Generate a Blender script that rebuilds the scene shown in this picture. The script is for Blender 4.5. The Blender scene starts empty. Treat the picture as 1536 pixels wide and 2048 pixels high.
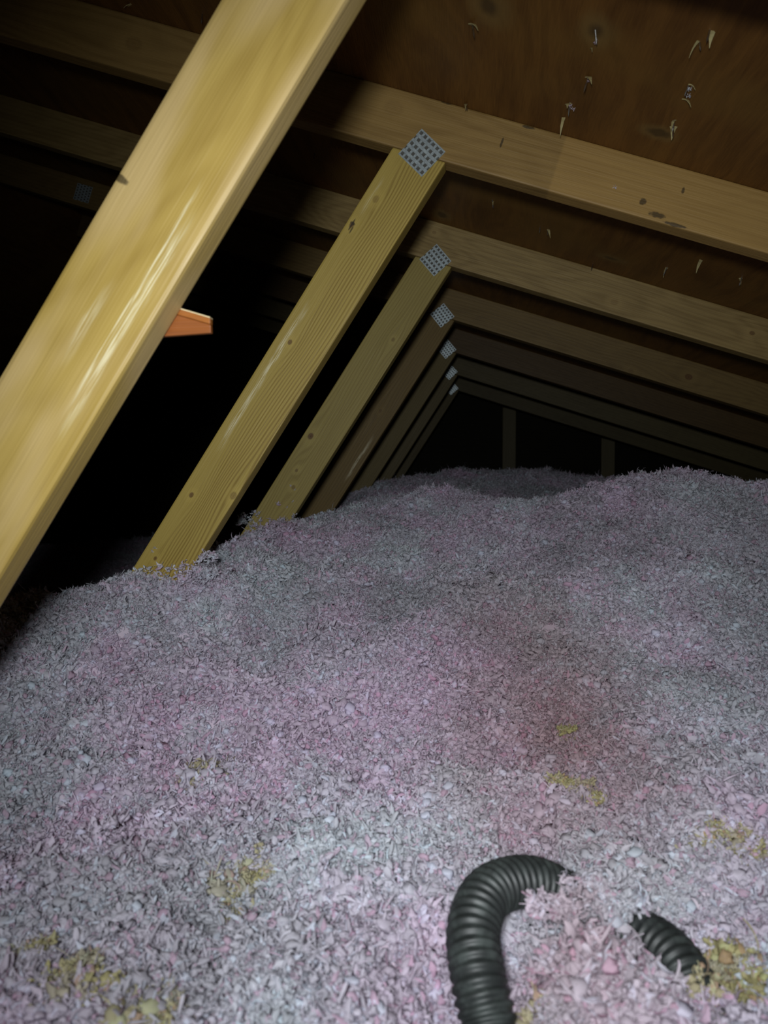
import bpy, bmesh, math, random
import numpy as np
from mathutils import Matrix, Vector

# ------------------------------------------------------------------ camera, world, lamp, exposure
scene = bpy.context.scene
C = scene.collection
ZC = 0.62                                   # height of the lens above the attic floor (metres)
PSI, THETA = math.radians(5.936), math.radians(1.825)
cam_d = bpy.data.cameras.new('camera')
cam_d.sensor_fit = 'VERTICAL'
cam_d.sensor_height = 36.0
cam_d.lens = 36.0 * 1538.0 / 2048.0
cam_d.clip_start = 0.02
cam_d.dof.use_dof = True
cam_d.dof.focus_distance = 1.45
cam_d.dof.aperture_fstop = 7.5
cam = bpy.data.objects.new('camera', cam_d)
C.objects.link(cam)
cam.location = (0, 0, ZC)
cam.rotation_euler = (math.radians(90) - THETA, 0, PSI)
scene.camera = cam

world = bpy.data.worlds.new('world')
scene.world = world
world.use_nodes = True
world.node_tree.nodes['Background'].inputs['Color'].default_value = (0.5, 0.6, 0.8, 1)
world.node_tree.nodes['Background'].inputs['Strength'].default_value = 0.0006

# the headlamp of whoever took the picture: a soft-edged beam from behind and above the lens
lamp_d = bpy.data.lights.new('headlamp', 'SPOT')
lamp_d.energy = 41.0
lamp_d.color = (0.93, 0.97, 1.0)
lamp_d.shadow_soft_size = 0.035
lamp_d.spot_size = math.radians(92)
lamp_d.spot_blend = 1.0
lamp = bpy.data.objects.new('headlamp', lamp_d)
C.objects.link(lamp)
lamp.location = (-0.03, -0.12, ZC + 0.07)
aim = Vector((0.02, 1.3, ZC - 0.07)) - lamp.location
lamp.rotation_euler = aim.to_track_quat('-Z', 'Y').to_euler()

vs = scene.view_settings
vs.view_transform = 'Standard'
vs.look = 'None'
vs.exposure = 0.0
vs.gamma = 1.0
vs.use_curve_mapping = False
scene.cycles.max_bounces = 3
scene.cycles.diffuse_bounces = 3
scene.cycles.glossy_bounces = 2
scene.cycles.transmission_bounces = 2

rng = np.random.default_rng(7)
random.seed(7)

# ------------------------------------------------------------------ node helpers
class NB:
    def __init__(self, name):
        self.m = bpy.data.materials.new(name)
        self.m.use_nodes = True
        self.nt = self.m.node_tree
        self.bsdf = self.nt.nodes['Principled BSDF']
        self.outn = self.nt.nodes['Material Output']

    def put(self, sock, v):
        if v is None:
            return
        if isinstance(v, bpy.types.NodeSocket):
            self.nt.links.new(v, sock)
        else:
            try:
                sock.default_value = v
            except Exception:
                sock.default_value = (*v, 1.0)

    def math(self, op, a, b=None, c=None, clamp=False):
        n = self.nt.nodes.new('ShaderNodeMath')
        n.operation = op
        n.use_clamp = clamp
        for i, v in enumerate((a, b, c)):
            self.put(n.inputs[i], v)
        return n.outputs[0]

    def add(self, a, b): return self.math('ADD', a, b)
    def sub(self, a, b): return self.math('SUBTRACT', a, b)
    def mul(self, a, b): return self.math('MULTIPLY', a, b)

    def sstep(self, x, lo, hi):
        n = self.nt.nodes.new('ShaderNodeMapRange')
        n.interpolation_type = 'SMOOTHSTEP'
        self.put(n.inputs['Value'], x)
        n.inputs['From Min'].default_value = lo
        n.inputs['From Max'].default_value = hi
        n.inputs['To Min'].default_value = 0
        n.inputs['To Max'].default_value = 1
        return n.outputs[0]

    def falloff(self, x, lo, hi):            # 1 below lo, 0 above hi
        return self.sub(1.0, self.sstep(x, lo, hi))

    def xyz(self, x, y, z):
        n = self.nt.nodes.new('ShaderNodeCombineXYZ')
        for i, v in enumerate((x, y, z)):
            self.put(n.inputs[i], v)
        return n.outputs[0]

    def sep(self, v):
        n = self.nt.nodes.new('ShaderNodeSeparateXYZ')
        self.nt.links.new(v, n.inputs[0])
        return n.outputs

    def noise(self, vec, scale=1.0, detail=3.0, rough=0.5, dist=0.0):
        n = self.nt.nodes.new('ShaderNodeTexNoise')
        self.put(n.inputs['Vector'], vec)
        n.inputs['Scale'].default_value = scale
        n.inputs['Detail'].default_value = detail
        n.inputs['Roughness'].default_value = rough
        n.inputs['Distortion'].default_value = dist
        return n.outputs[0]

    def mix(self, f, a, b, mode='MIX'):
        n = self.nt.nodes.new('ShaderNodeMix')
        n.data_type = 'RGBA'
        n.blend_type = mode
        self.put(n.inputs[0], f)
        for s, v in ((n.inputs[6], a), (n.inputs[7], b)):
            if isinstance(v, bpy.types.NodeSocket):
                self.nt.links.new(v, s)
            else:
                s.default_value = (*v, 1.0)
        return n.outputs[2]

    def coord(self, kind='Object'):
        return self.nt.nodes.new('ShaderNodeTexCoord').outputs[kind]

    def position(self):
        return self.nt.nodes.new('ShaderNodeNewGeometry').outputs['Position']

    def bump(self, h, dist=0.001, strength=0.5):
        n = self.nt.nodes.new('ShaderNodeBump')
        n.inputs['Strength'].default_value = strength
        n.inputs['Distance'].default_value = dist
        self.put(n.inputs['Height'], h)
        self.put(self.bsdf.inputs['Normal'], n.outputs[0])


def wood(name, light, dark, seed=0.0, freq=130.0, ring=0.5, figure=0.0, knots=(), streaks=(), marks=(), stain=None,
         rough=0.55, spec=0.35, blotch=0.35, sat_patch=None, green=1.10, ring_from=None):
    """Softwood seen in its own axes: x runs with the grain, y across the face.
    knots: (x, y, radius, darkness); streaks: pale resin runs (x0, x1, y, half width); marks: dark dents (x, y, rx, ry)"""
    b = NB(name)
    light = (light[0] * 0.76, light[1] * 0.78 * green, light[2] * 0.74); dark = (dark[0] * 0.72, dark[1] * 0.74 * green, dark[2] * 0.70)
    X, Y, Z = b.sep(b.coord())
    zy = b.add(Y, b.mul(Z, 0.8))
    v = zy
    kd = []
    for (kx, ky, kr, dk) in knots:
        dx = b.sub(X, kx)
        dy = b.sub(Y, ky)
        e = b.math('SQRT', b.add(b.math('POWER', b.mul(dx, 0.33), 2.0), b.math('POWER', dy, 2.0)))
        g = b.math('EXPONENT', b.mul(b.math('POWER', b.mul(e, 1.0 / (3.0 * kr)), 2.0), -1.0))
        v = b.sub(v, b.mul(b.mul(dy, 0.85), g))
        d = b.math('SQRT', b.add(b.math('POWER', b.mul(dx, 0.75), 2.0), b.math('POWER', dy, 2.0)))
        kd.append((d, kr, dk))
    warp = b.noise(b.xyz(b.mul(X, 2.2), b.mul(zy, 7.0), seed), 1.0, 2.0, 0.5)
    v2 = b.add(v, b.mul(warp, 0.035))
    fib = b.noise(b.xyz(b.mul(X, 9.0), b.mul(v, 420.0), b.add(Z, seed)), 1.0, 3.0, 0.6)
    soft = b.noise(b.xyz(b.mul(X, 3.0), b.mul(v, 55.0), seed + 3.1), 1.0, 3.0, 0.55)
    lines = b.math('SINE', b.add(b.mul(v2, freq * 6.2832), b.mul(soft, 2.5)))
    lines = b.math('POWER', b.add(b.mul(lines, 0.5), 0.5), 1.6)
    # flat-sawn figure: contour loops of a slow noise
    fg = b.noise(b.xyz(b.mul(X, 2.6), b.mul(v, 9.0), seed + 9.0), 1.0, 1.5, 0.4)
    loops = b.math('POWER', b.add(b.mul(b.math('SINE', b.mul(fg, 95.0)), 0.5), 0.5), 1.4)
    if ring_from is not None:                # ridged late wood on one side of the face only
        lines = b.mul(lines, b.falloff(b.add(Y, b.mul(b.sub(warp, 0.5), 0.03)), ring_from - 0.012, ring_from + 0.012))
    late = b.add(b.mul(lines, ring), b.mul(loops, figure))
    bl = b.noise(b.xyz(b.mul(X, 4.0), b.mul(zy, 14.0), seed + 5.0), 1.0, 3.0, 0.6)
    f = b.add(b.add(late, b.mul(b.sub(fib, 0.5), 0.45)), b.mul(b.sub(bl, 0.5), blotch * 2.0))
    f = b.math('ADD', f, b.mul(b.sub(soft, 0.5), 0.5), clamp=True)
    col = b.mix(f, light, dark)
    if sat_patch:
        col = b.mix(b.mul(b.sstep(b.noise(b.xyz(b.mul(X, 5.0), b.mul(zy, 20.0), seed + 21.0), 1.0, 2.0), 0.42, 0.68), 0.7), col, sat_patch)
    if stain:                                # a second tone past a straight edge, as where another board lay against it
        x0, c2 = stain
        col = b.mix(b.mul(b.sstep(X, x0, x0 + 0.006), 0.28), col, c2)
    rv = b.add(rough, b.mul(b.sub(fib, 0.5), 0.25))
    for (x0, x1, yy, hw) in streaks:
        wob = b.mul(b.sub(b.noise(b.xyz(b.mul(X, 18.0), 0.0, seed + 2.0), 1.0, 2.0), 0.5), hw * 3.0)
        dy = b.math('ABSOLUTE', b.sub(b.sub(Y, yy), wob))
        tear = b.noise(b.xyz(b.mul(X, 22.0), b.mul(Y, 700.0), seed), 1.0, 2.0)
        msk = b.mul(b.falloff(dy, hw * 0.3, hw * 1.6), b.mul(b.sstep(X, x0, x0 + 0.06), b.falloff(X, x1 - 0.06, x1)))
        msk = b.mul(msk, b.sstep(tear, 0.38, 0.62))
        col = b.mix(b.mul(msk, 0.85), col, (0.86, 0.78, 0.50))
        rv = b.sub(rv, b.mul(msk, 0.25))
    for d, kr, dk in kd:
        rg = b.math('SINE', b.mul(d, 6.2832 / (kr * 0.42)))
        halo = b.falloff(d, kr * 1.0, kr * 2.4)
        col = b.mix(b.mul(halo, 0.45), col, tuple(min(1, c * 1.15) for c in light))
        d = b.add(d, b.mul(b.sub(soft, 0.5), kr * 0.8))
        core = b.falloff(d, kr * 0.45, kr * 0.85)
        kc = b.mix(b.add(b.mul(rg, 0.25), 0.4), (0.20, 0.10, 0.03), (0.05, 0.025, 0.01))
        col = b.mix(b.mul(core, dk), col, kc)
    for (mx, my, rx, ry) in marks:
        q = b.add(b.math('POWER', b.mul(b.sub(X, mx), 1.0 / rx), 2.0), b.math('POWER', b.mul(b.sub(Y, my), 1.0 / ry), 2.0))
        jag = b.noise(b.xyz(b.mul(X, 160.0), b.mul(Y, 160.0), seed), 1.0, 3.0)
        col = b.mix(b.mul(b.falloff(b.add(q, b.mul(b.sub(jag, 0.5), 1.6)), 0.35, 1.1), 0.8), col, (0.035, 0.025, 0.012))
    b.put(b.bsdf.inputs['Base Color'], col)
    b.put(b.bsdf.inputs['Roughness'], rv)
    b.bsdf.inputs['Specular IOR Level'].default_value = spec
    b.bump(b.noise(b.xyz(b.mul(X, 9.0), b.mul(zy, 420.0), seed), 1.0, 1.0, 0.5), 0.0012, 0.5)
    return b.m


# ------------------------------------------------------------------ mesh helpers
def link_mesh(name, bm, m, parent=None, smooth=False):
    me = bpy.data.meshes.new(name)
    bm.normal_update()
    bm.to_mesh(me)
    bm.free()
    if smooth:
        for p in me.polygons:
            p.use_smooth = True
    o = bpy.data.objects.new(name, me)
    C.objects.link(o)
    if m:
        me.materials.append(m)
    if parent:
        o.parent = parent
    return o


def tag(o, label=None, cat=None, group=None, kind=None):
    for k, v in (('label', label), ('category', cat), ('group', group), ('kind', kind)):
        if v:
            o[k] = v
    return o


def empty(name, loc):
    o = bpy.data.objects.new(name, None)
    o.empty_display_size = 0.05
    C.objects.link(o)
    o.location = loc
    return o


def prism(poly, y0, y1, bevel=0.003, cuts=0):
    """poly: corners (x, z) seen from the front, y0 the near face"""
    bm = bmesh.new()
    a = [bm.verts.new((x, y, 0)) for x, y in poly]
    f = bm.faces.new(a)
    r = bmesh.ops.extrude_face_region(bm, geom=[f])
    for e in r['geom']:
        if isinstance(e, bmesh.types.BMVert):
            e.co.z -= (y1 - y0)
    bmesh.ops.recalc_face_normals(bm, faces=bm.faces)
    if bevel:
        bmesh.ops.bevel(bm, geom=list(bm.edges), offset=bevel, segments=2, affect='EDGES', profile=0.6)
    return bm


def board(name, origin, direction, poly, thick, m, parent, bevel=0.003):
    """a flat member standing in a truss plane: poly in its own axes (x along direction, y across), near face at origin.y"""
    d = Vector((direction[0], 0, direction[1])).normalized()
    n = Vector((-d.z, 0, d.x))
    k = Vector((0, -1, 0))
    M = Matrix((d, n, k)).transposed().to_4x4()
    M.translation = Vector(origin)
    o = link_mesh(name, prism(poly, 0, thick, bevel), m)
    if parent:
        o.parent = parent
        M = Matrix.Translation(-Vector(parent.location)) @ M
    o.matrix_local = M
    return o


def metal(name, col, rough, metallic=1.0, var=0.3):
    b = NB(name)
    n = b.noise(b.coord(), 260.0, 3.0, 0.6)
    b.put(b.bsdf.inputs['Base Color'], b.mix(n, tuple(c * (1 - var) for c in col), tuple(min(1, c * (1 + var)) for c in col)))
    b.bsdf.inputs['Metallic'].default_value = metallic
    b.put(b.bsdf.inputs['Roughness'], b.add(rough - 0.1, b.mul(n, 0.2)))
    return b.m


M_ZINC = metal('galvanised_steel', (0.60, 0.70, 0.76), 0.36, 0.6, 0.45)
M_NAIL = metal('nail_steel', (0.62, 0.62, 0.60), 0.3)

# ------------------------------------------------------------------ roof deck (plywood) on both slopes
SL = 0.325                                   # roof pitch
def chord_bottom(x): return ZC + 0.543 - SL * (x + 0.0335)
def deck_under(x): return chord_bottom(x) + 0.098
RIDGE_X, EAVE_X = -1.62, 2.35
Y_NEAR, Y_GABLE = -0.62, 4.96

b = NB('plywood')
X_, Y_, Z_ = b.sep(b.coord())
w1 = b.noise(b.xyz(b.mul(X_, 5.0), b.mul(Y_, 1.6), 1.0), 1.0, 3.0, 0.5)
wave = b.noise(b.xyz(b.add(b.mul(X_, 42.0), b.mul(w1, 9.0)), b.mul(Y_, 3.0), 4.0), 1.0, 4.0, 0.6)
pores = b.noise(b.xyz(b.mul(X_, 500.0), b.mul(Y_, 22.0), 2.0), 1.0, 2.0, 0.5)
big = b.noise(b.xyz(b.mul(X_, 3.0), b.mul(Y_, 3.5), 8.0), 1.0, 3.0, 0.55)
col = b.mix(b.math('ADD', b.mul(b.sstep(wave, 0.3, 0.7), 0.65), b.mul(b.sub(pores, 0.5), 0.9), clamp=True), (0.205, 0.094, 0.019), (0.085, 0.034, 0.007))
col = b.mix(b.mul(b.sstep(big, 0.45, 0.7), 0.6), col, (0.22, 0.12, 0.025))
# knots and football patches of the veneer, (x, y, rx, ry)
for kx, ky, rx, ry in ((0.030, 1.02, 0.022, 0.030), (0.165, 1.012, 0.018, 0.026), (0.289, 1.216, 0.016, 0.012), (0.332, 1.816, 0.022, 0.014),
                       (-0.053, 1.854, 0.014, 0.02), (-0.4, 1.0, 0.02, 0.03), (0.55, 1.5, 0.02, 0.03)):
    q = b.math('SQRT', b.add(b.math('POWER', b.mul(b.sub(X_, kx), 1.0 / rx), 2.0), b.math('POWER', b.mul(b.sub(Y_, ky), 1.0 / ry), 2.0)))
    q = b.add(q, b.add(b.mul(b.sub(wave, 0.5), 1.6), b.mul(b.sub(w1, 0.5), 2.0)))
    col = b.mix(b.mul(b.falloff(q, 0.8, 2.2), 0.5), col, (0.24, 0.16, 0.05))
    col = b.mix(b.mul(b.falloff(q, 0.3, 1.0), 0.7), col, (0.05, 0.03, 0.012))
b.put(b.bsdf.inputs['Base Color'], col)
b.put(b.bsdf.inputs['Roughness'], 0.6)
b.bsdf.inputs['Specular IOR Level'].default_value = 0.3
b.bump(b.add(wave, b.mul(pores, 0.6)), 0.002, 0.5)
M_PLY = b.m


def slope_slab(name, x0, x1, zf, thick, ya, yb):
    bm = bmesh.new()
    vs_ = [bm.verts.new((x, y, zf(x) + dz)) for dz in (0, thick) for x, y in ((x0, ya), (x1, ya), (x1, yb), (x0, yb))]
    for q in ((0, 1, 2, 3), (7, 6, 5, 4), (0, 4, 5, 1), (1, 5, 6, 2), (2, 6, 7, 3), (3, 7, 4, 0)):
        bm.faces.new([vs_[i] for i in q])
    bmesh.ops.recalc_face_normals(bm, faces=bm.faces)
    return link_mesh(name, bm, M_PLY)


deck = slope_slab('ceiling', RIDGE_X, EAVE_X, deck_under, 0.012, Y_NEAR, Y_GABLE + 0.05)
tag(deck, 'brown plywood roof deck with wavy grain and nail tips poking through', kind='structure')
RZ = deck_under(RIDGE_X)
deck2 = slope_slab('ceiling', RIDGE_X - 3.6, RIDGE_X - 0.004, lambda x: RZ + SL * (x - RIDGE_X), 0.012, Y_NEAR, Y_GABLE + 0.05)
tag(deck2, 'unlit plywood roof deck falling away beyond the ridge', kind='structure')

# floor of the attic under the insulation
b = NB('plasterboard')
b.put(b.bsdf.inputs['Base Color'], b.mix(b.noise(b.coord(), 30.0), (0.30, 0.28, 0.25), (0.38, 0.36, 0.33)))
b.bsdf.inputs['Roughness'].default_value = 0.9
bm = bmesh.new()
bmesh.ops.create_cube(bm, size=1.0, matrix=Matrix.Translation((-1.25, 2.2, -0.01)) @ Matrix.Diagonal((7.4, 5.8, 0.02, 1)))
tag(link_mesh('floor', bm, b.m), 'plasterboard attic floor under the pink insulation', kind='structure')

# gable end wall: dark boards
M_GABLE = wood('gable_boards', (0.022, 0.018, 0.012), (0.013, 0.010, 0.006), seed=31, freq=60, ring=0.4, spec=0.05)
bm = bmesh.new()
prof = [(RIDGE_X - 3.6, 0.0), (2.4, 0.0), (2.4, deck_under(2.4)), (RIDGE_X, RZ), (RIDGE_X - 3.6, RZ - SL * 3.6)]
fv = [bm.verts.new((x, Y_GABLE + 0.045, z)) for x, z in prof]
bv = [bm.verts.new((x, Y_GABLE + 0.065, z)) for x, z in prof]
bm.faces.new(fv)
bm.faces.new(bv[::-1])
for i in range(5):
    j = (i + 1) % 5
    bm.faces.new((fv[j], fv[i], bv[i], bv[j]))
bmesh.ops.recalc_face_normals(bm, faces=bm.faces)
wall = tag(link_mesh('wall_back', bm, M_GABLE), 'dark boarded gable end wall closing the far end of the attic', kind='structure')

# ------------------------------------------------------------------ roof trusses
WA = math.radians(57.1)
WD = (math.cos(WA), math.sin(WA))
CD = (1.0, -SL)
CLEN = math.hypot(1, SL)
W0 = (-0.0843, 0.5457)                       # head of every web, relative to the lens height


def plate_mesh():
    """square truss connector: punched steel with slots and burred teeth"""
    bm = bmesh.new()
    S, T = 0.056, 0.0013
    nx, ny = 5, 6
    def bx(x0, x1, y0, y1, z0, z1):
        m = Matrix.Translation(((x0 + x1) / 2, (y0 + y1) / 2, (z0 + z1) / 2)) @ Matrix.Diagonal((x1 - x0, y1 - y0, z1 - z0, 1))
        bmesh.ops.create_cube(bm, size=1.0, matrix=m)
    h = S / 2
    px, py = S / nx, S / ny
    for i in range(nx + 1):                  # long ribs between the slot columns
        x = -h + i * px
        bx(max(-h, x - px * 0.24), min(h, x + px * 0.24), -h, h, 0, T)
    for i in range(nx):
        for j in range(ny + 1):              # short bridges, staggered column by column
            y = -h + (j + (0.5 if i % 2 else 0.0)) * py
            y0, y1 = max(-h, y - py * 0.2), min(h, y + py * 0.2)
            if y1 > y0:
                x = -h + (i + 0.5) * px
                bx(x - px * 0.28, x + px * 0.28, y0, y1, 0, T)
                bx(x - px * 0.22, x + px * 0.22, y0 - 0.0004, y0 + 0.0009, 0, T + random.uniform(0.0008, 0.0034))
    for f in bm.faces:
        f.material_index = 0
    n0 = len(bm.faces)
    bx(-h + 0.0004, h - 0.0004, -h + 0.0004, h - 0.0004, 0, T * 0.2)      # dark sheet painting in the shade inside the slots
    bm.faces.ensure_lookup_table()
    for f in bm.faces[n0:]:
        f.material_index = 1
    return bm


_pm = plate_mesh()
PLATE = bpy.data.meshes.new('connector_plate')
_pm.to_mesh(PLATE)
_pm.free()
PLATE.materials.append(M_ZINC)
PLATE.materials.append(metal('slot_shade', (0.10, 0.095, 0.08), 0.6, 0.2, 0.5))


def add_plate(parent, x, y, z, ang):
    o = bpy.data.objects.new('connector_plate', PLATE)
    C.objects.link(o)
    o.parent = parent
    M = Matrix.Rotation(math.radians(90), 4, 'X') @ Matrix.Rotation(ang, 4, 'Z')
    M.translation = Vector((x, y - 0.0002, z)) - Vector(parent.location)
    o.matrix_local = M
    o['label'] = 'punched galvanised steel plate'
    return o


GOLD, GOLD_D = (0.60, 0.39, 0.105), (0.40, 0.235, 0.05)
TAN, TAN_D = (0.50, 0.32, 0.11), (0.33, 0.19, 0.055)
RED, RED_D = (0.43, 0.24, 0.075), (0.27, 0.135, 0.038)

# per truss: y of near face, web colours and features, chord colours and features, label
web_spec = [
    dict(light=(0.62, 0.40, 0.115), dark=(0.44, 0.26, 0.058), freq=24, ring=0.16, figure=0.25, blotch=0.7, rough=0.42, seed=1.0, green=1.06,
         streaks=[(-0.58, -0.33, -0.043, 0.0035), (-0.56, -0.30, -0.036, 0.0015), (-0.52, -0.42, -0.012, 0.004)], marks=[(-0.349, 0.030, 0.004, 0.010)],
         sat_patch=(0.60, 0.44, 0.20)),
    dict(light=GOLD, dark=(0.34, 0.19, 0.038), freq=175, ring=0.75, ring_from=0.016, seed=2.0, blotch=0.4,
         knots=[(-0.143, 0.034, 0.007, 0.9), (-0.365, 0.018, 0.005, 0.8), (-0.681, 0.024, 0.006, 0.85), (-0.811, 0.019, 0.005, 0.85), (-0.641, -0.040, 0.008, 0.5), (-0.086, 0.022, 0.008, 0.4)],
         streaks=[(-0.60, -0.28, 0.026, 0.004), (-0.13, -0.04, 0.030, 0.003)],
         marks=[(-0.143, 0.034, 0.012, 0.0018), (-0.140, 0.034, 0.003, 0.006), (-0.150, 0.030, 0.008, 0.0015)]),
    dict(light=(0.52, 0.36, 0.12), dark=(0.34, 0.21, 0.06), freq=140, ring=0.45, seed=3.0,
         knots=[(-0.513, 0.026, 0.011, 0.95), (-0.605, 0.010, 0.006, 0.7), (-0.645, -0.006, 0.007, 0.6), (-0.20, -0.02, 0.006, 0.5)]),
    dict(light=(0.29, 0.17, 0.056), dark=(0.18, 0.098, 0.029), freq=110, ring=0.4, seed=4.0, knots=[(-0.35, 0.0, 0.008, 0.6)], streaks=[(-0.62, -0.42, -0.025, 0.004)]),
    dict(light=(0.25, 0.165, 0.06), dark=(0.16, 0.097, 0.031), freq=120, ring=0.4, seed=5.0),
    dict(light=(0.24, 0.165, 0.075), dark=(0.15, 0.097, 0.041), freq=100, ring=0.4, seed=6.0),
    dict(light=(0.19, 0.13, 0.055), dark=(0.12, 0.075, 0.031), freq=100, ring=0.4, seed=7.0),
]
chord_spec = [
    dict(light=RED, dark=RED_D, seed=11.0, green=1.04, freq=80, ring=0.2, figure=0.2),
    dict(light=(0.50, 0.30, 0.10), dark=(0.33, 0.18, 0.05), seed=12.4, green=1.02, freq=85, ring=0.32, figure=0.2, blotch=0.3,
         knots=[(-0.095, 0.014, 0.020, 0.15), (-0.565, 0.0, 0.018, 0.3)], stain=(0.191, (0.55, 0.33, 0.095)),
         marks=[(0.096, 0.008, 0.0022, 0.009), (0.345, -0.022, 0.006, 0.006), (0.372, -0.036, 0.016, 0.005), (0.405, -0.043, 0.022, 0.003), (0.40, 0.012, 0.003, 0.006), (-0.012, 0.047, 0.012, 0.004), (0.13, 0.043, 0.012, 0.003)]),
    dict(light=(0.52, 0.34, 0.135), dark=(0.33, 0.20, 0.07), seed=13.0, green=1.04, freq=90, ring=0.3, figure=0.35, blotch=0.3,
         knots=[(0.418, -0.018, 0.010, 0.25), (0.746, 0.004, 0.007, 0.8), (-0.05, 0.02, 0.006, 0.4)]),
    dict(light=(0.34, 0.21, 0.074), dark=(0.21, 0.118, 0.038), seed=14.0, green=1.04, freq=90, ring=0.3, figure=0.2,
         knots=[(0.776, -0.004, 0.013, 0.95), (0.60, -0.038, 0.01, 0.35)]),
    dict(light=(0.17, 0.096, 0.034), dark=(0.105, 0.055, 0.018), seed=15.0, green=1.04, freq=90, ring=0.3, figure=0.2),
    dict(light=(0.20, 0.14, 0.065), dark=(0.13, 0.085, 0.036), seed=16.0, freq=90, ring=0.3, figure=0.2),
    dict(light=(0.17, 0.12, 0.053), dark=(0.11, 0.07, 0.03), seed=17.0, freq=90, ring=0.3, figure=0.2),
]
truss_labels = [
    'nearest roof truss, thick golden web crossing the upper left corner, its plate out of view',
    'second roof truss, tallest fully seen golden web with ridged grain and largest steel plate',
    'third roof truss, web with a dark oval knot, plate just below the second',
    'fourth roof truss, reddish web and chord with a round knot, third plate down',
    'fifth roof truss, dim brown web and chord, fourth plate down',
    'sixth roof truss, thin dark web, fifth plate down in the shadows',
    'seventh roof truss, farthest with a tiny plate, just before the gable wall',
]
PANG = [0, 45, 40, 38, 40, 44, 40]
WX0 = 0.085                                   # web head cut follows the chord
for i in range(7):
    y = 0.65 if i == 0 else 0.693 + 0.61 * i
    t = empty('roof_truss', (-0.75, y, 0.0))
    tag(t, truss_labels[i], 'roof truss', 'roof trusses under the plywood deck')
    # top chord, 2x4 on edge
    ox = -0.0335
    oz = ZC + 0.592
    hx0 = (RIDGE_X - ox) * CLEN
    hx1 = (EAVE_X - 0.05 - ox) * CLEN
    hw = 0.0464
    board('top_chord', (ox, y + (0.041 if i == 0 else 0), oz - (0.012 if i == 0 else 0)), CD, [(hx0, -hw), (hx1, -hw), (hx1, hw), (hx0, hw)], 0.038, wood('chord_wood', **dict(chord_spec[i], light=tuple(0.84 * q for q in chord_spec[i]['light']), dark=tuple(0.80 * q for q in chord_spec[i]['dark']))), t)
    # web, cut along the underside of the chord at its head, standing on the floor at its foot
    wo = (W0[0], y, ZC + W0[1])
    wc, ww = (-0.0145, 0.0475) if i == 0 else (-0.001, 0.0452)
    d = Vector(WD)
    n = Vector((-d.y, d.x))
    def head(s):                              # local x where the web edge at offset s meets the chord
        px, pz = wo[0] + n.x * s, wo[2] + n.y * s
        # px + d.x*k , pz + d.y*k on chord_bottom
        k = (chord_bottom(px) - pz) / (d.y + SL * d.x)
        return k - 0.0006
    def foot(s):
        return -(wo[2] + n.y * s) / d.y
    a, c = wc - ww, wc + ww
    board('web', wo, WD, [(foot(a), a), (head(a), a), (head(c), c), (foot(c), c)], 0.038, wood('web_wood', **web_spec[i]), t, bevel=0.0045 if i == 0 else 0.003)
    if i > 0:
        add_plate(t, -0.072, y, ZC + 0.5585, math.radians(PANG[i]))
    if i == 3:                                # a second plate up the chord
        for dx_, dz_ in ((-0.028, 0.009), (0.028, -0.009)):
            pass
        add_plate(t, -1.289, y, chord_bottom(-1.289) + 0.047, math.radians(-18))

# gable studs, flat 2x4s against the end wall
M_STUD = wood('stud_wood', (0.17, 0.125, 0.062), (0.11, 0.075, 0.035), seed=41, freq=90, ring=0.35)
for k, (x, lab) in enumerate(((0.285, 'dim upright gable stud standing behind the far insulation mound, under the chords'),
                              (0.90, 'darker gable stud to the right of the other stud, nearly lost in shadow'))):
    o = board('gable_stud', (x, Y_GABLE, 0.0), (0, 1), [(0, -0.042), (chord_bottom(x + 0.05) + 0.07, -0.042), (chord_bottom(x - 0.05) + 0.055, 0.042), (0, 0.042)], 0.042, M_STUD, None)
    tag(o, lab, 'stud', 'gable studs')

# ------------------------------------------------------------------ wedge block behind the nearest web, warm light painted in as orange
M_ORANGE = wood('orange_board', (0.36, 0.095, 0.017), (0.22, 0.05, 0.008), seed=51, freq=160, ring=0.2, blotch=0.25, rough=0.5)
M_ORANGE2 = wood('orange_edge', (0.45, 0.135, 0.026), (0.33, 0.09, 0.015), seed=52, freq=160, ring=0.15, blotch=0.2, rough=0.45)
M_PALE = wood('pale_edge', (0.95, 0.68, 0.45), (0.88, 0.58, 0.36), seed=53, freq=160, ring=0.1, blotch=0.1)  # pale strip along the top of the block
yb = 0.6895
blk = empty('wedge_block', (-0.27, yb, ZC + 0.15))
tag(blk, 'small orange wedge of wood, warm light put into its colour, sticking out behind the nearest web', 'wood block')
s_ = 0.93
def bp(x, z): return (x * s_, z * s_)
board('face', (0, yb, ZC), (1, 0), [bp(-0.34, 0.1478), bp(-0.2487, 0.1524), bp(-0.2490, 0.1605), bp(-0.34, 0.1882)], 0.006, M_ORANGE, blk, 0.0008)
board('top_strip', (0, yb - 0.0012, ZC), (1, 0), [bp(-0.34, 0.1884), bp(-0.2490, 0.1607), bp(-0.2490, 0.1665), bp(-0.34, 0.1944)], 0.0075, M_ORANGE2, blk, 0.0006)
board('pale_edge', (0, yb - 0.0016, ZC), (1, 0), [bp(-0.34, 0.1944), bp(-0.2490, 0.1665), bp(-0.2490, 0.1677), bp(-0.34, 0.1958)], 0.008, M_PALE, blk, 0.0)

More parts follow.
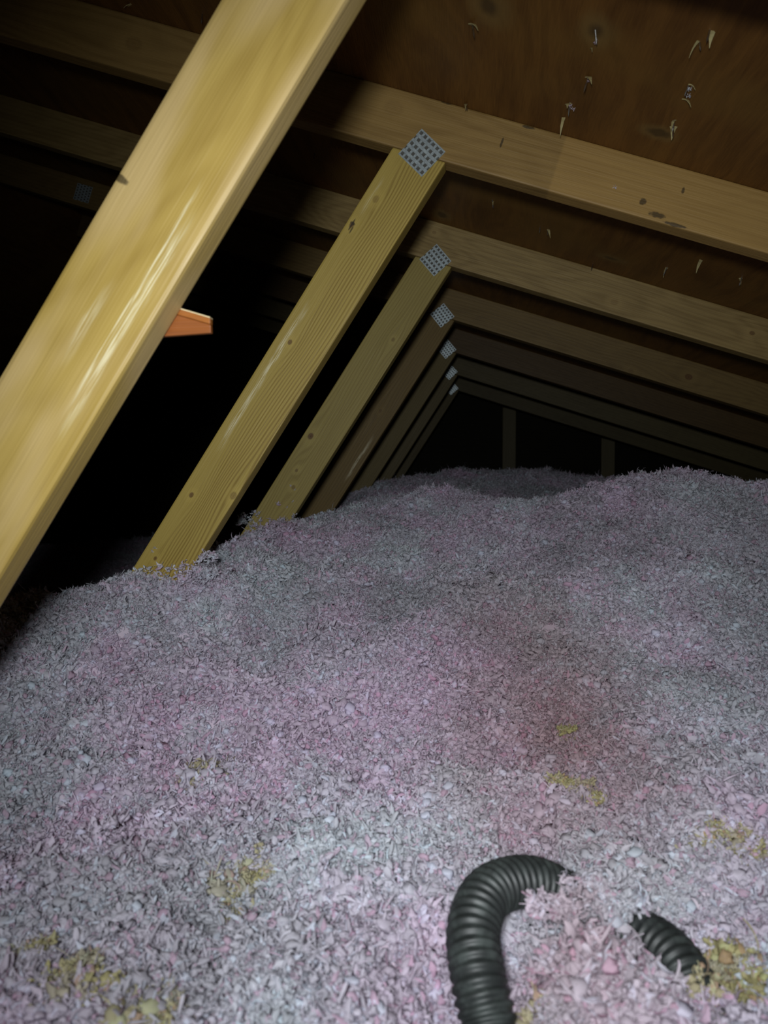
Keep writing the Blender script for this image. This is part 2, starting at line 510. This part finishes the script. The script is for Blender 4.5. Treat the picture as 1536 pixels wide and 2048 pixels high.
# ------------------------------------------------------------------ nails and splinters through the deck
M_SPL = wood('splinter_wood', (0.62, 0.47, 0.25), (0.45, 0.30, 0.13), seed=61, freq=300, ring=0.3)
def nail_mesh():
    bm = bmesh.new()
    bmesh.ops.create_cone(bm, cap_ends=True, segments=8, radius1=0.0013, radius2=0.0013, depth=0.014, matrix=Matrix.Translation((0, 0, -0.007)))
    bmesh.ops.create_cone(bm, cap_ends=True, segments=8, radius1=0.0002, radius2=0.0013, depth=0.005, matrix=Matrix.Translation((0, 0, -0.0165)))
    me = bpy.data.meshes.new('nail_tip'); bm.to_mesh(me); bm.free(); me.materials.append(M_NAIL)
    return me
def splinter_mesh(seed):
    r = random.Random(seed)
    bm = bmesh.new()
    L, Wd, T = r.uniform(0.016, 0.03), r.uniform(0.003, 0.006), 0.0015
    rows = []
    for k in range(5):
        f = k / 4
        w = Wd * (1 - f) * r.uniform(0.7, 1.1) + 0.0003
        x = L * f; z = -L * 0.45 * f * f - 0.0002
        rows.append([bm.verts.new((x, -w / 2, z)), bm.verts.new((x, w / 2, z)), bm.verts.new((x, w / 2, z - T * (1 - f * 0.7))), bm.verts.new((x, -w / 2, z - T * (1 - f * 0.7)))])
    for A, B in zip(rows, rows[1:]):
        for q in range(4):
            bm.faces.new((A[q], A[(q + 1) % 4], B[(q + 1) % 4], B[q]))
    bm.faces.new(rows[0][::-1]); bm.faces.new(rows[-1])
    bmesh.ops.recalc_face_normals(bm, faces=bm.faces)
    me = bpy.data.meshes.new('splinter'); bm.to_mesh(me); bm.free(); me.materials.append(M_SPL)
    return me
NAIL = nail_mesh()
SPL = [splinter_mesh(k) for k in range(5)]
spots = [(-0.0, 1.293), (-0.008, 1.192), (0.009, 1.07), (0.163, 1.012), (0.163, 1.056), (0.172, 1.12), (0.157, 1.199), (0.156, 1.247),
         (0.286, 0.956), (0.296, 1.074), (0.3, 1.112), (0.306, 1.19), (0.302, 1.169), (0.283, 1.038), (0.282, 0.983), (-0.425, 1.236), (-0.564, 1.27),
         (0.166, 1.751), (0.182, 1.753), (0.297, 1.667), (0.445, 1.769), (0.304, 1.89), (0.486, 1.672), (0.632, 2.042), (0.058, 1.671), (0.61, 1.75), (0.58, 1.70), (-0.33, 1.7)]
for k, (x, y) in enumerate(spots):
    if k % 3 != 1:
        o = bpy.data.objects.new('nail_tip', NAIL)
        C.objects.link(o); o.parent = deck
        o.location = (x, y, deck_under(x) + 0.002)
        o.rotation_euler = (random.uniform(-.35, .35), random.uniform(-.35, .35) + 0.1, 0)
        o.scale = (1, 1, random.uniform(0.7, 1.3))
    if k % 2 == 0 or k in (5, 7, 9, 11):
        o = bpy.data.objects.new('splinter', SPL[k % 5])
        C.objects.link(o); o.parent = deck
        o.location = (x + random.uniform(-.003, .003), y + random.uniform(-.006, .006), deck_under(x) + 0.0004)
        o.rotation_euler = (0, 0.315, math.radians(random.choice((90, -90)) + random.uniform(-35, 35)))
        o.scale = (random.uniform(0.6, 1.1), random.uniform(1.0, 2.0), 1.0)

# ------------------------------------------------------------------ corrugated hose arching out of the insulation
HOSE = [(0.022, 0.495, -0.385), (0.018, 0.515, -0.366), (0.011, 0.535, -0.345), (0.008, 0.565, -0.328), (0.021, 0.60, -0.318), (0.055, 0.632, -0.324),
        (0.092, 0.652, -0.348), (0.127, 0.650, -0.371), (0.150, 0.622, -0.362), (0.166, 0.590, -0.366), (0.176, 0.55, -0.388)]
def catmull(P, n):
    P = [np.array(p, float) for p in P]
    P = [2 * P[0] - P[1]] + P + [2 * P[-1] - P[-2]]
    out = []
    for i in range(1, len(P) - 2):
        for k in range(n):
            t = k / n
            a, b_, c, d_ = P[i - 1:i + 3]
            out.append(0.5 * ((2 * b_) + (-a + c) * t + (2 * a - 5 * b_ + 4 * c - d_) * t * t + (-a + 3 * b_ - 3 * c + d_) * t ** 3))
    out.append(P[-2])
    return np.array(out)
path = catmull(HOSE, 60)
seg = np.linalg.norm(np.diff(path, axis=0), axis=1)
arc = np.concatenate([[0], np.cumsum(seg)])
NS = 420
ss = np.linspace(0, arc[-1], NS)
pts = np.stack([np.interp(ss, arc, path[:, k]) for k in range(3)], 1)
tan = np.gradient(pts, axis=0)
tan /= np.linalg.norm(tan, axis=1)[:, None]
bm = bmesh.new()
up = np.array([0.2, -1.0, 0.3])
rings = []
for k in range(NS):
    a = np.cross(tan[k], up); a /= np.linalg.norm(a)
    c = np.cross(a, tan[k])
    ph = (ss[k] / 0.0072) % 1.0
    r = 0.0190 + 0.0012 * math.tanh(2.2 * math.sin(ph * 2 * math.pi))
    rings.append([bm.verts.new(tuple(pts[k] + r * (math.cos(q) * a + math.sin(q) * c) + np.array([0, 0, ZC]))) for q in np.linspace(0, 2 * math.pi, 28, endpoint=False)])
for A, B in zip(rings, rings[1:]):
    for q in range(28):
        bm.faces.new((A[q], A[(q + 1) % 28], B[(q + 1) % 28], B[q]))
bmesh.ops.recalc_face_normals(bm, faces=bm.faces)
b = NB('dark_plastic')
dn = b.noise(b.coord(), 60.0, 4.0, 0.6)
b.put(b.bsdf.inputs['Base Color'], b.mix(b.sstep(dn, 0.4, 0.7), (0.022, 0.026, 0.025), (0.055, 0.066, 0.062)))
b.bsdf.inputs['Roughness'].default_value = 0.5
hose = link_mesh('corrugated_hose', bm, b.m, smooth=True)
tag(hose, 'dark grey corrugated hose arching out of the pink insulation', 'hose')

# ------------------------------------------------------------------ blown insulation
CTRL = [(-0.351, 0.485, -0.37), (-0.441, 0.611, -0.378), (-0.558, 0.776, -0.369), (-0.674, 0.941, -0.347), (-0.225, 0.485, -0.36), (-0.283, 0.611, -0.369), (-0.358, 0.776, -0.36), (-0.433, 0.941, -0.338), (-0.109, 0.5, -0.363), (-0.137, 0.63, -0.371), (-0.174, 0.8, -0.362), (-0.21, 0.97, -0.34), (0.008, 0.5, -0.354), (0.01, 0.63, -0.362), (0.013, 0.8, -0.353), (0.015, 0.97, -0.332), (0.117, 0.5, -0.346), (0.147, 0.63, -0.354), (0.185, 0.8, -0.345), (0.224, 0.97, -0.325), (0.227, 0.5, -0.338), (0.285, 0.63, -0.346), (0.36, 0.8, -0.337), (0.435, 0.97, -0.317), (-0.249, 1.15, -0.287), (-0.298, 1.38, -0.215), (0.017, 1.15, -0.28), (0.02, 1.38, -0.21), (0.264, 1.15, -0.274), (0.316, 1.38, -0.206), (0.514, 1.15, -0.268), (0.615, 1.38, -0.201), (-0.35, 1.62, -0.15), (0.024, 1.65, -0.128), (0.369, 1.60, -0.128), (0.71, 1.6, -0.118), (-0.342, 1.95, -0.096), (-0.038, 2.1, -0.034), (0.199, 2.05, -0.062), (0.430, 1.86, 0.012), (0.35, 1.90, -0.012), (0.555, 1.86, -0.002), (0.733, 1.9, -0.022), (0.977, 1.95, -0.03), (-0.478, 1.89, -0.113), (-0.504, 1.62, -0.125), (-0.523, 1.28, -0.177), (-0.7, 1.27, -0.177), (-0.872, 1.25, -0.187), (-0.685, 1.07, -0.264), (-0.466, 1.1, -0.265), (-1.2, 0.6, -0.34), (-1.2, 1.2, -0.22), (-0.78, 1.6, -0.34), (-1.0, 1.9, -0.42), (-1.3, 2.2, -0.44), (-0.9, 2.4, -0.40), (-0.45, 2.5, -0.1), (0.0, 2.7, -0.08), (0.5, 2.6, -0.06), (1.0, 2.5, -0.03), (1.5, 2.2, 0.0), (-0.5, 3.2, -0.02), (0.1, 3.3, 0.0), (0.8, 3.2, 0.0), (-0.415, 3.8, -0.025), (-0.199, 3.95, 0.026), (0.005, 4.0, 0.059), (0.209, 4.0, 0.064), (0.512, 4.0, 0.051), (0.742, 3.9, -0.0), (0.91, 3.9, -0.025), (-1.2, 4.0, -0.34), (1.5, 3.6, -0.06), (-0.3, 4.8, 0.02), (0.5, 4.8, 0.02), (1.5, 4.8, -0.08), (-1.5, 3.2, -0.42), (-0.95, 3.1, -0.34), (-0.75, 4.3, -0.12),
        (0.0, -0.3, -0.37), (-1.2, -0.3, -0.36), (1.2, -0.3, -0.33), (1.2, 0.6, -0.32), (1.2, 1.3, -0.2), (-3.0, 1.0, -0.42), (-3.0, 4.0, -0.45), (2.2, 2.5, -0.1), (2.2, 0.5, -0.28), (2.2, 4.5, -0.12)]
CT = np.array(CTRL)
def tps(r2): return np.where(r2 > 1e-12, r2 * np.log(r2 + 1e-12), 0.0)
_n = len(CT)
_K = tps(((CT[:, None, :2] - CT[None, :, :2]) ** 2).sum(-1)) + np.eye(_n) * 0.012
_P = np.c_[np.ones(_n), CT[:, :2]]
_A = np.block([[_K, _P], [_P.T, np.zeros((3, 3))]])
_sol = np.linalg.solve(_A, np.r_[CT[:, 2], 0, 0, 0])
def base_h(x, y):
    x = np.asarray(x, float); y = np.asarray(y, float)
    out = np.empty(x.size)
    xf, yf = x.ravel(), y.ravel()
    for s in range(0, xf.size, 60000):
        q = np.c_[xf[s:s + 60000], yf[s:s + 60000]]
        out[s:s + 60000] = tps(((q[:, None, :] - CT[None, :, :2]) ** 2).sum(-1)) @ _sol[:_n] + _sol[_n] + q @ _sol[_n + 1:]
    return out.reshape(x.shape)

_perm = rng.random((512, 512))
def vnoise(x, y, s, off):
    x = x / s + off; y = y / s + off * 1.7
    xi = np.floor(x).astype(int); yi = np.floor(y).astype(int)
    fx = x - xi; fy = y - yi
    fx = fx * fx * (3 - 2 * fx); fy = fy * fy * (3 - 2 * fy)
    g = lambda a, c: _perm[a % 512, c % 512]
    return (g(xi, yi) * (1 - fx) + g(xi + 1, yi) * fx) * (1 - fy) + (g(xi, yi + 1) * (1 - fx) + g(xi + 1, yi + 1) * fx) * fy - 0.5

HP = pts[:, :2]
def height(x, y):
    x = np.asarray(x, float); y = np.asarray(y, float)
    h = base_h(x, y)
    h += 0.036 * vnoise(x, y, 0.26, 3.3) + 0.034 * vnoise(x, y, 0.11, 7.1) + 0.020 * vnoise(x, y, 0.052, 1.9)
    # a shallow trough shaped to suggest the phone's shadow on the fluff
    tx = (x - 0.115) / 0.115; ty = (y - 1.12) / 0.30
    h -= 0.032 * np.exp(-(np.abs(tx) ** 4 + np.where(ty > 0, np.abs(ty) ** 4, np.abs(ty * 0.8) ** 2)))
    # hollow round the near leg of the hose, fluff banked up inside its arch
    h -= 0.040 * np.exp(-((x - 0.004) / 0.032) ** 2 - ((y - 0.515) / 0.07) ** 2)
    h -= 0.030 * np.exp(-((x - 0.045) / 0.05) ** 2 - ((y - 0.60) / 0.04) ** 2)
    h += 0.034 * np.exp(-((x - 0.088) / 0.032) ** 2 - ((y - 0.565) / 0.055) ** 2)
    h += 0.026 * np.exp(-((x - 0.112) / 0.022) ** 2 - ((y - 0.635) / 0.035) ** 2)
    h -= 0.022 * np.exp(-((x - 0.172) / 0.03) ** 2 - ((y - 0.56) / 0.04) ** 2)
    return h

# fluff colours: one shader for core and flakes, patches set by where the fluff lies
YEL = [(-0.2, 0.698, 0.02), (-0.179, 0.694, 0.011), (-0.33, 0.554, 0.013), (-0.273, 0.512, 0.017), (-0.209, 0.505, 0.02), (0.136, 0.868, 0.02), (0.146, 1.066, 0.014), (0.115, 0.879, 0.012),
       (0.237, 0.745, 0.02), (0.267, 0.74, 0.018), (0.187, 0.597, 0.03), (0.188, 0.564, 0.022), (-0.326, 0.936, 0.015), (-0.326, 0.891, 0.010), (-0.199, 0.647, 0.010), (0.03, 0.505, 0.02)]
def fluff_material(name, core):
    b = NB(name)
    pos = b.position()
    at = b.nt.nodes.new('ShaderNodeAttribute')
    at.attribute_type = 'GEOMETRY' if core else 'INSTANCER'
    at.attribute_name = 'tint'
    b.put(b.bsdf.inputs['Base Color'], at.outputs['Color'])
    fine = b.noise(pos, 450.0, 3.0, 0.65)
    if core:
        c = b.mix(0.35, at.outputs['Color'], (0.66, 0.44, 0.54))
    else:
        sh = b.nt.nodes.new('ShaderNodeAttribute')
        sh.attribute_type = 'GEOMETRY'
        sh.attribute_name = 'shade'
        c = b.mix(1.0, at.outputs['Color'], sh.outputs['Color'], 'MULTIPLY')
    c = b.mix(b.mul(b.sstep(fine, 0.4, 0.75), 0.15), c, (0.74, 0.56, 0.64))
    nt = b.nt
    dif = nt.nodes.new('ShaderNodeBsdfDiffuse')
    tr = nt.nodes.new('ShaderNodeBsdfTranslucent')
    mx = nt.nodes.new('ShaderNodeMixShader')
    mx.inputs[0].default_value = 0.0 if core else 0.42
    b.put(dif.inputs['Color'], c)
    b.put(tr.inputs['Color'], c)
    nt.links.new(dif.outputs[0], mx.inputs[1])
    nt.links.new(tr.outputs[0], mx.inputs[2])
    nt.links.new(mx.outputs[0], b.outn.inputs['Surface'])
    nt.nodes.remove(b.bsdf)
    return b.m

def tints(x, y, per_piece):
    n = x.size
    p = np.clip(0.5 + 1.1 * vnoise(x, y, 0.17, 21.0) + 0.9 * vnoise(x, y, 0.06, 33.0) + 0.5 * vnoise(x, y, 0.022, 41.0), 0, 1)
    white = np.array([0.85, 0.90, 0.96]); pink = np.array([0.92, 0.77, 0.93]); grey = np.array([0.60, 0.60, 0.65])
    c = white[None] * (1 - p[:, None]) + pink[None] * p[:, None]
    g = np.clip(0.12 + 1.3 * vnoise(x, y, 0.25, 55.0) + 0.9 * vnoise(x, y, 0.07, 71.0), 0, 0.8)
    c = c * (1 - g[:, None]) + grey[None] * g[:, None]
    # phone's shadow painted redder over the trough; denser pink inside the hose arch
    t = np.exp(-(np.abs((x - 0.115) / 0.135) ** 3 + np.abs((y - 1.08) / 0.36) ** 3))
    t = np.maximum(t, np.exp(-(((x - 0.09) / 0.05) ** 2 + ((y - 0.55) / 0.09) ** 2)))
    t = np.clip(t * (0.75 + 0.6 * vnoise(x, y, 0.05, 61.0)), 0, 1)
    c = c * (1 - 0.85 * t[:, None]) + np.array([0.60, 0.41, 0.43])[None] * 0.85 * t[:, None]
    if per_piece:
        c = c * (0.92 + 0.16 * rng.random(n))[:, None]
    for (yx, yy, yr) in YEL:
        m = np.exp(-(((x - yx) ** 2 + (y - yy) ** 2) / (yr * 0.9) ** 2))
        if per_piece:
            m = (m * 1.1 > rng.random(n)) * rng.uniform(0.45, 0.95, n)
        c = c * (1 - m[:, None]) + np.array([0.62, 0.57, 0.24])[None] * m[:, None]
    return np.clip(c, 0, 1)

M_CORE = fluff_material('fluff_core', True)
M_FLAKE = fluff_material('fluff_flakes', False)

def grid_patch(x0, x1, y0, y1, st):
    nx, ny = int(round((x1 - x0) / st)) + 1, int(round((y1 - y0) / st)) + 1
    gx, gy = np.meshgrid(np.linspace(x0, x1, nx), np.linspace(y0, y1, ny))
    return gx, gy
gx, gy = grid_patch(-3.2, 2.4, -0.6, 4.94, 0.014)
gz = height(gx, gy) - 0.006
gz = np.minimum(gz, deck_under(gx) - ZC - 0.01)
ny, nx = gx.shape
co = np.stack([gx, gy, gz + ZC], -1).reshape(-1, 3)
idx = np.arange(nx * ny).reshape(ny, nx)
faces = np.stack([idx[:-1, :-1], idx[:-1, 1:], idx[1:, 1:], idx[1:, :-1]], -1).reshape(-1, 4)
me = bpy.data.meshes.new('blown_insulation')
me.vertices.add(len(co)); me.vertices.foreach_set('co', co.ravel())
me.loops.add(faces.size); me.loops.foreach_set('vertex_index', faces.ravel().astype(np.int32))
me.polygons.add(len(faces)); me.polygons.foreach_set('loop_start', (np.arange(len(faces)) * 4).astype(np.int32))
me.update(calc_edges=True)
me.polygons.foreach_set('use_smooth', np.ones(len(faces), bool))
ta = me.attributes.new('tint', 'FLOAT_COLOR', 'POINT')
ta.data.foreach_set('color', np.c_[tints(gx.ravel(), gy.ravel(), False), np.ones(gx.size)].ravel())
me.materials.append(M_CORE)
ins = bpy.data.objects.new('blown_insulation', me)
C.objects.link(ins)
tag(ins, 'loose pink and white blown insulation heaped over the attic floor', 'insulation', kind='stuff')

# flakes: flat little mats of curled ribbons, strands and lumps
def mat_patch(seed, R, n):
    r = np.random.default_rng(seed)
    V, Fc, Sh = [], [], []
    def shade():
        q = r.random()
        if q > 0.86:
            c = np.array([1.10, 1.20, 1.22])
        elif q < 0.07:
            c = np.array([0.97, 0.76, 0.84])
        else:
            c = np.array([1.0, 1.0, 1.0]) * r.uniform(0.84, 1.08)
        return c
    def ribbon(o, L, W, ax, curl, K=5):
        d = ax / np.linalg.norm(ax)
        s = np.cross(d, r.normal(size=3)); s /= np.linalg.norm(s)
        nrm = np.cross(s, d)
        p = o.copy()
        bend = r.normal() * curl; tw = r.normal() * 0.4
        b0 = len(V); c = shade()
        for k in range(K):
            f = k / (K - 1)
            w = W * (math.sin(math.pi * (0.15 + 0.77 * f)) ** 0.6) * r.uniform(0.6, 1.2)
            V.extend([p - s * w / 2, p - nrm * (0.3 * w), p + s * w / 2]); Sh.extend([c] * 3)
            p = p + d * (L / (K - 1))
            d2 = d * math.cos(bend) + nrm * math.sin(bend)
            d = d2 / np.linalg.norm(d2); nrm = np.cross(s, d)
            s = s * math.cos(tw) + nrm * math.sin(tw); s /= np.linalg.norm(s)
            nrm = np.cross(s, d)
            bend += r.normal() * 0.2
        for k in range(K - 1):
            a_ = b0 + k * 3
            Fc.append((a_, a_ + 1, a_ + 4, a_ + 3)); Fc.append((a_ + 1, a_ + 2, a_ + 5, a_ + 4))
    def lump(o, rad):
        bm = bmesh.new()
        bmesh.ops.create_icosphere(bm, subdivisions=2, radius=1.0)
        b0 = len(V); c = shade()
        dirs = r.normal(size=(9, 3)); dirs /= np.linalg.norm(dirs, axis=1)[:, None]
        amp = r.uniform(-0.45, 0.75, 9)
        sc_ = np.array([r.uniform(0.7, 1.5), r.uniform(0.7, 1.2), r.uniform(0.55, 0.9)]) * rad
        th = r.uniform(0, 6.28); ct, st = math.cos(th), math.sin(th)
        for v in bm.verts:
            u = np.array(v.co)
            k = 1 + (amp * np.exp(6.0 * (dirs @ u - 1))).sum() + r.normal() * 0.24
            q = u * k * sc_
            V.append(o + np.array([ct * q[0] - st * q[1], st * q[0] + ct * q[1], q[2]])); Sh.append(c)
        for f in bm.faces:
            Fc.append(tuple(b0 + v.index for v in f.verts))
        bm.free()
    for k in range(n):
        rr = R * math.sqrt(r.random()); th = r.uniform(0, 2 * math.pi)
        edge = 1 - (rr / R) ** 2
        o = np.array([rr * math.cos(th), rr * math.sin(th), r.normal() * 0.0018 + 0.003 * edge - 0.002])
        q = r.random()
        if q < 0.15:
            lump(o, r.uniform(0.0018, 0.0038))
        elif q < 0.93:
            ax = r.normal(size=3); ax[2] = abs(ax[2]) * 0.7
            ribbon(o, r.uniform(0.004, 0.012), r.uniform(0.0012, 0.0046), ax, r.choice([0.25, 0.55, 0.9]))
        else:
            ax = r.normal(size=3); ax[2] = abs(ax[2]) * 0.5
            ribbon(o, r.uniform(0.012, 0.022), r.uniform(0.0006, 0.0012), ax, 0.25, 6)
    m_ = bpy.data.meshes.new('mat_patch')
    m_.from_pydata([tuple(v) for v in V], [], Fc)
    a_ = m_.attributes.new('shade', 'FLOAT_COLOR', 'POINT')
    a_.data.foreach_set('color', np.c_[np.array(Sh), np.ones(len(Sh))].ravel())
    m_.polygons.foreach_set('use_smooth', np.ones(len(m_.polygons), bool))
    m_.materials.append(M_FLAKE)
    return bpy.data.objects.new('mat_patch', m_)

tuft_col = bpy.data.collections.new('tufts')
NT = 14                                       # the last two are small scraps
for k in range(NT):
    o = mat_patch(100 + k, 0.017, 80) if k < NT - 2 else mat_patch(100 + k, 0.006, 10)
    o.name = 'tuft_%02d' % k
    tuft_col.objects.link(o)

xs, ys, sc = [], [], []
for dens, yA, yB, s0 in ((2900, 0.22, 0.9, 1.12), (2900, 0.9, 1.5, 1.1), (2600, 1.5, 2.5, 1.15), (1300, 2.5, 3.6, 1.4), (900, 3.6, 4.9, 1.7)):
    xa, xb = -0.66 * yB - 0.35, 0.46 * yB + 0.35
    cell = 1.0 / math.sqrt(dens)
    x, y = np.meshgrid(np.arange(xa, xb, cell), np.arange(yA, yB, cell))
    x[1::2] += cell / 2
    x = x.ravel() + rng.uniform(-0.38, 0.38, x.size) * cell; y = y.ravel() + rng.uniform(-0.38, 0.38, y.size) * cell
    k = (x > -0.66 * y - 0.35) & (x < 0.46 * y + 0.35)      # the stretch of attic that lies ahead, with margin either side
    xs.append(x[k]); ys.append(y[k])
    sc.append(np.clip(rng.lognormal(0.0, 0.2, k.sum()), 0.6, 1.6) * s0)
for (yx, yy, yr) in YEL:                      # loose scraps round the old yellow wool
    q = rng.normal(size=(14, 2)) * yr * 0.7
    xs.append(yx + q[:, 0]); ys.append(yy + q[:, 1]); sc.append(np.full(14, 0.7))
xs = np.concatenate(xs); ys = np.concatenate(ys); sc = np.concatenate(sc)
h0 = height(xs, ys)
zs = h0 + rng.normal(0.0, 0.0025, xs.size) + rng.random(xs.size) ** 4 * 0.012
stray = rng.random(xs.size) < 0.08
sc = np.where(stray, sc * 0.62, sc)
zs = np.where(stray, h0 + rng.uniform(0.006, 0.015, xs.size), zs)
E_ = 0.008
gxn = -(height(xs + E_, ys) - height(xs - E_, ys)) / (2 * E_)
gyn = -(height(xs, ys + E_) - height(xs, ys - E_)) / (2 * E_)
gxn = np.where(stray, rng.normal(size=xs.size) * 1.2, gxn)
gyn = np.where(stray, rng.normal(size=xs.size) * 1.2, gyn)
pick = rng.integers(0, NT - 2, xs.size)
# the hose stays clear
dh = np.full(xs.size, 9.0)
P3 = np.c_[xs, ys, zs]
bare = np.r_[pts[:int(NS * 0.56)], pts[int(NS * 0.70):]]
for k in np.where((ys < 0.8) & (xs > -0.1) & (xs < 0.3))[0]:
    dh[k] = np.sqrt(((bare - P3[k]) ** 2).sum(1).min())
keep = dh > 0.026
xs, ys, zs, sc, gxn, gyn, pick = (q[keep] for q in (xs, ys, zs, sc, gxn, gyn, pick))
# scraps caught against the web feet, hung on the wood and piled on the hose
bits = []
for (wx, wy, wz, n, s) in ((-0.50, 1.291, -0.158, 26, 0.026), (-0.45, 1.288, -0.146, 26, 0.016), (-0.565, 1.291, -0.166, 22, 0.02), (-0.44, 1.30, -0.12, 8, 0.010),
                           (-0.48, 1.90, -0.088, 24, 0.03), (-0.545, 1.90, -0.088, 14, 0.02), (0.105, 0.625, -0.322, 40, 0.012), (0.125, 0.63, -0.337, 40, 0.014), (0.07, 0.595, -0.322, 26, 0.012)):
    for _ in range(n):
        bits.append((wx + rng.normal() * s, wy - abs(rng.normal()) * 0.006, wz + rng.normal() * s * 0.5, rng.uniform(0.7, 1.2)))
for (wx, wy, wz) in ((-0.545, 1.299, -0.112), (-0.54, 1.299, -0.106), (-0.435, 1.909, 0.005), (-0.425, 1.909, -0.005), (-0.43, 1.909, -0.035), (-0.445, 1.909, -0.05), (0.243, 1.300, 0.488), (0.157, 1.199, 0.574), (0.162, 1.205, 0.572), (0.296, 1.074, 0.529), (0.299, 1.09, 0.527), (0.172, 1.12, 0.569), (0.166, 1.03, 0.572)):
    bits.append((wx, wy, wz, 0.4))
bits = np.array(bits); nb = len(bits)
xs = np.r_[xs, bits[:, 0]]; ys = np.r_[ys, bits[:, 1]]; zs = np.r_[zs, bits[:, 2]]; sc = np.r_[sc, bits[:, 3]]
gxn = np.r_[gxn, rng.normal(size=nb)]; gyn = np.r_[gyn, rng.normal(size=nb)]
pick = np.r_[pick, rng.integers(NT - 2, NT, nb)]
N = xs.size
# each mat lies on the slope under it, spun at random
nv = np.c_[gxn, gyn, np.ones(N)] + rng.normal(size=(N, 3)) * np.array([0.22, 0.22, 0.0])
nv /= np.linalg.norm(nv, axis=1)[:, None]
sp = rng.uniform(0, 2 * math.pi, N)
t0 = np.c_[np.cos(sp), np.sin(sp), np.zeros(N)]
t0 -= nv * (t0 * nv).sum(1)[:, None]
t0 /= np.linalg.norm(t0, axis=1)[:, None]
t1 = np.cross(nv, t0)
rot = np.c_[np.arctan2(t1[:, 2], nv[:, 2]), np.arcsin(np.clip(-t0[:, 2], -1, 1)), np.arctan2(t0[:, 1], t0[:, 0])]
pm = bpy.data.meshes.new('insulation_flakes')
pm.vertices.add(N)
pm.vertices.foreach_set('co', np.c_[xs, ys, zs + ZC].ravel())
def attr(nm, typ, key, arr):
    a_ = pm.attributes.new(nm, typ, 'POINT')
    a_.data.foreach_set(key, np.ascontiguousarray(arr).ravel())
attr('rot', 'FLOAT_VECTOR', 'vector', rot)
attr('scl', 'FLOAT', 'value', sc)
attr('pick', 'INT', 'value', pick.astype(np.int32))
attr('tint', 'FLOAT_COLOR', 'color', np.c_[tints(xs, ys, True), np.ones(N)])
pm.materials.append(M_FLAKE)
fl = bpy.data.objects.new('flakes', pm)
C.objects.link(fl)
fl.parent = ins
tag(fl, kind='stuff')

ng = bpy.data.node_groups.new('scatter_flakes', 'GeometryNodeTree')
ng.interface.new_socket('Geometry', in_out='INPUT', socket_type='NodeSocketGeometry')
ng.interface.new_socket('Geometry', in_out='OUTPUT', socket_type='NodeSocketGeometry')
gi = ng.nodes.new('NodeGroupInput'); go = ng.nodes.new('NodeGroupOutput')
ci = ng.nodes.new('GeometryNodeCollectionInfo')
ci.inputs['Collection'].default_value = tuft_col
ci.inputs['Separate Children'].default_value = True
ci.inputs['Reset Children'].default_value = True
iop = ng.nodes.new('GeometryNodeInstanceOnPoints')
iop.inputs['Pick Instance'].default_value = True
def named(nm, typ):
    n_ = ng.nodes.new('GeometryNodeInputNamedAttribute')
    n_.data_type = typ
    n_.inputs['Name'].default_value = nm
    return n_.outputs['Attribute']
L = ng.links.new
L(gi.outputs[0], iop.inputs['Points'])
L(ci.outputs[0], iop.inputs['Instance'])
L(named('pick', 'INT'), iop.inputs['Instance Index'])
L(named('rot', 'FLOAT_VECTOR'), iop.inputs['Rotation'])
L(named('scl', 'FLOAT'), iop.inputs['Scale'])
L(iop.outputs[0], go.inputs[0])
md = fl.modifiers.new('scatter', 'NODES')
md.node_group = ng
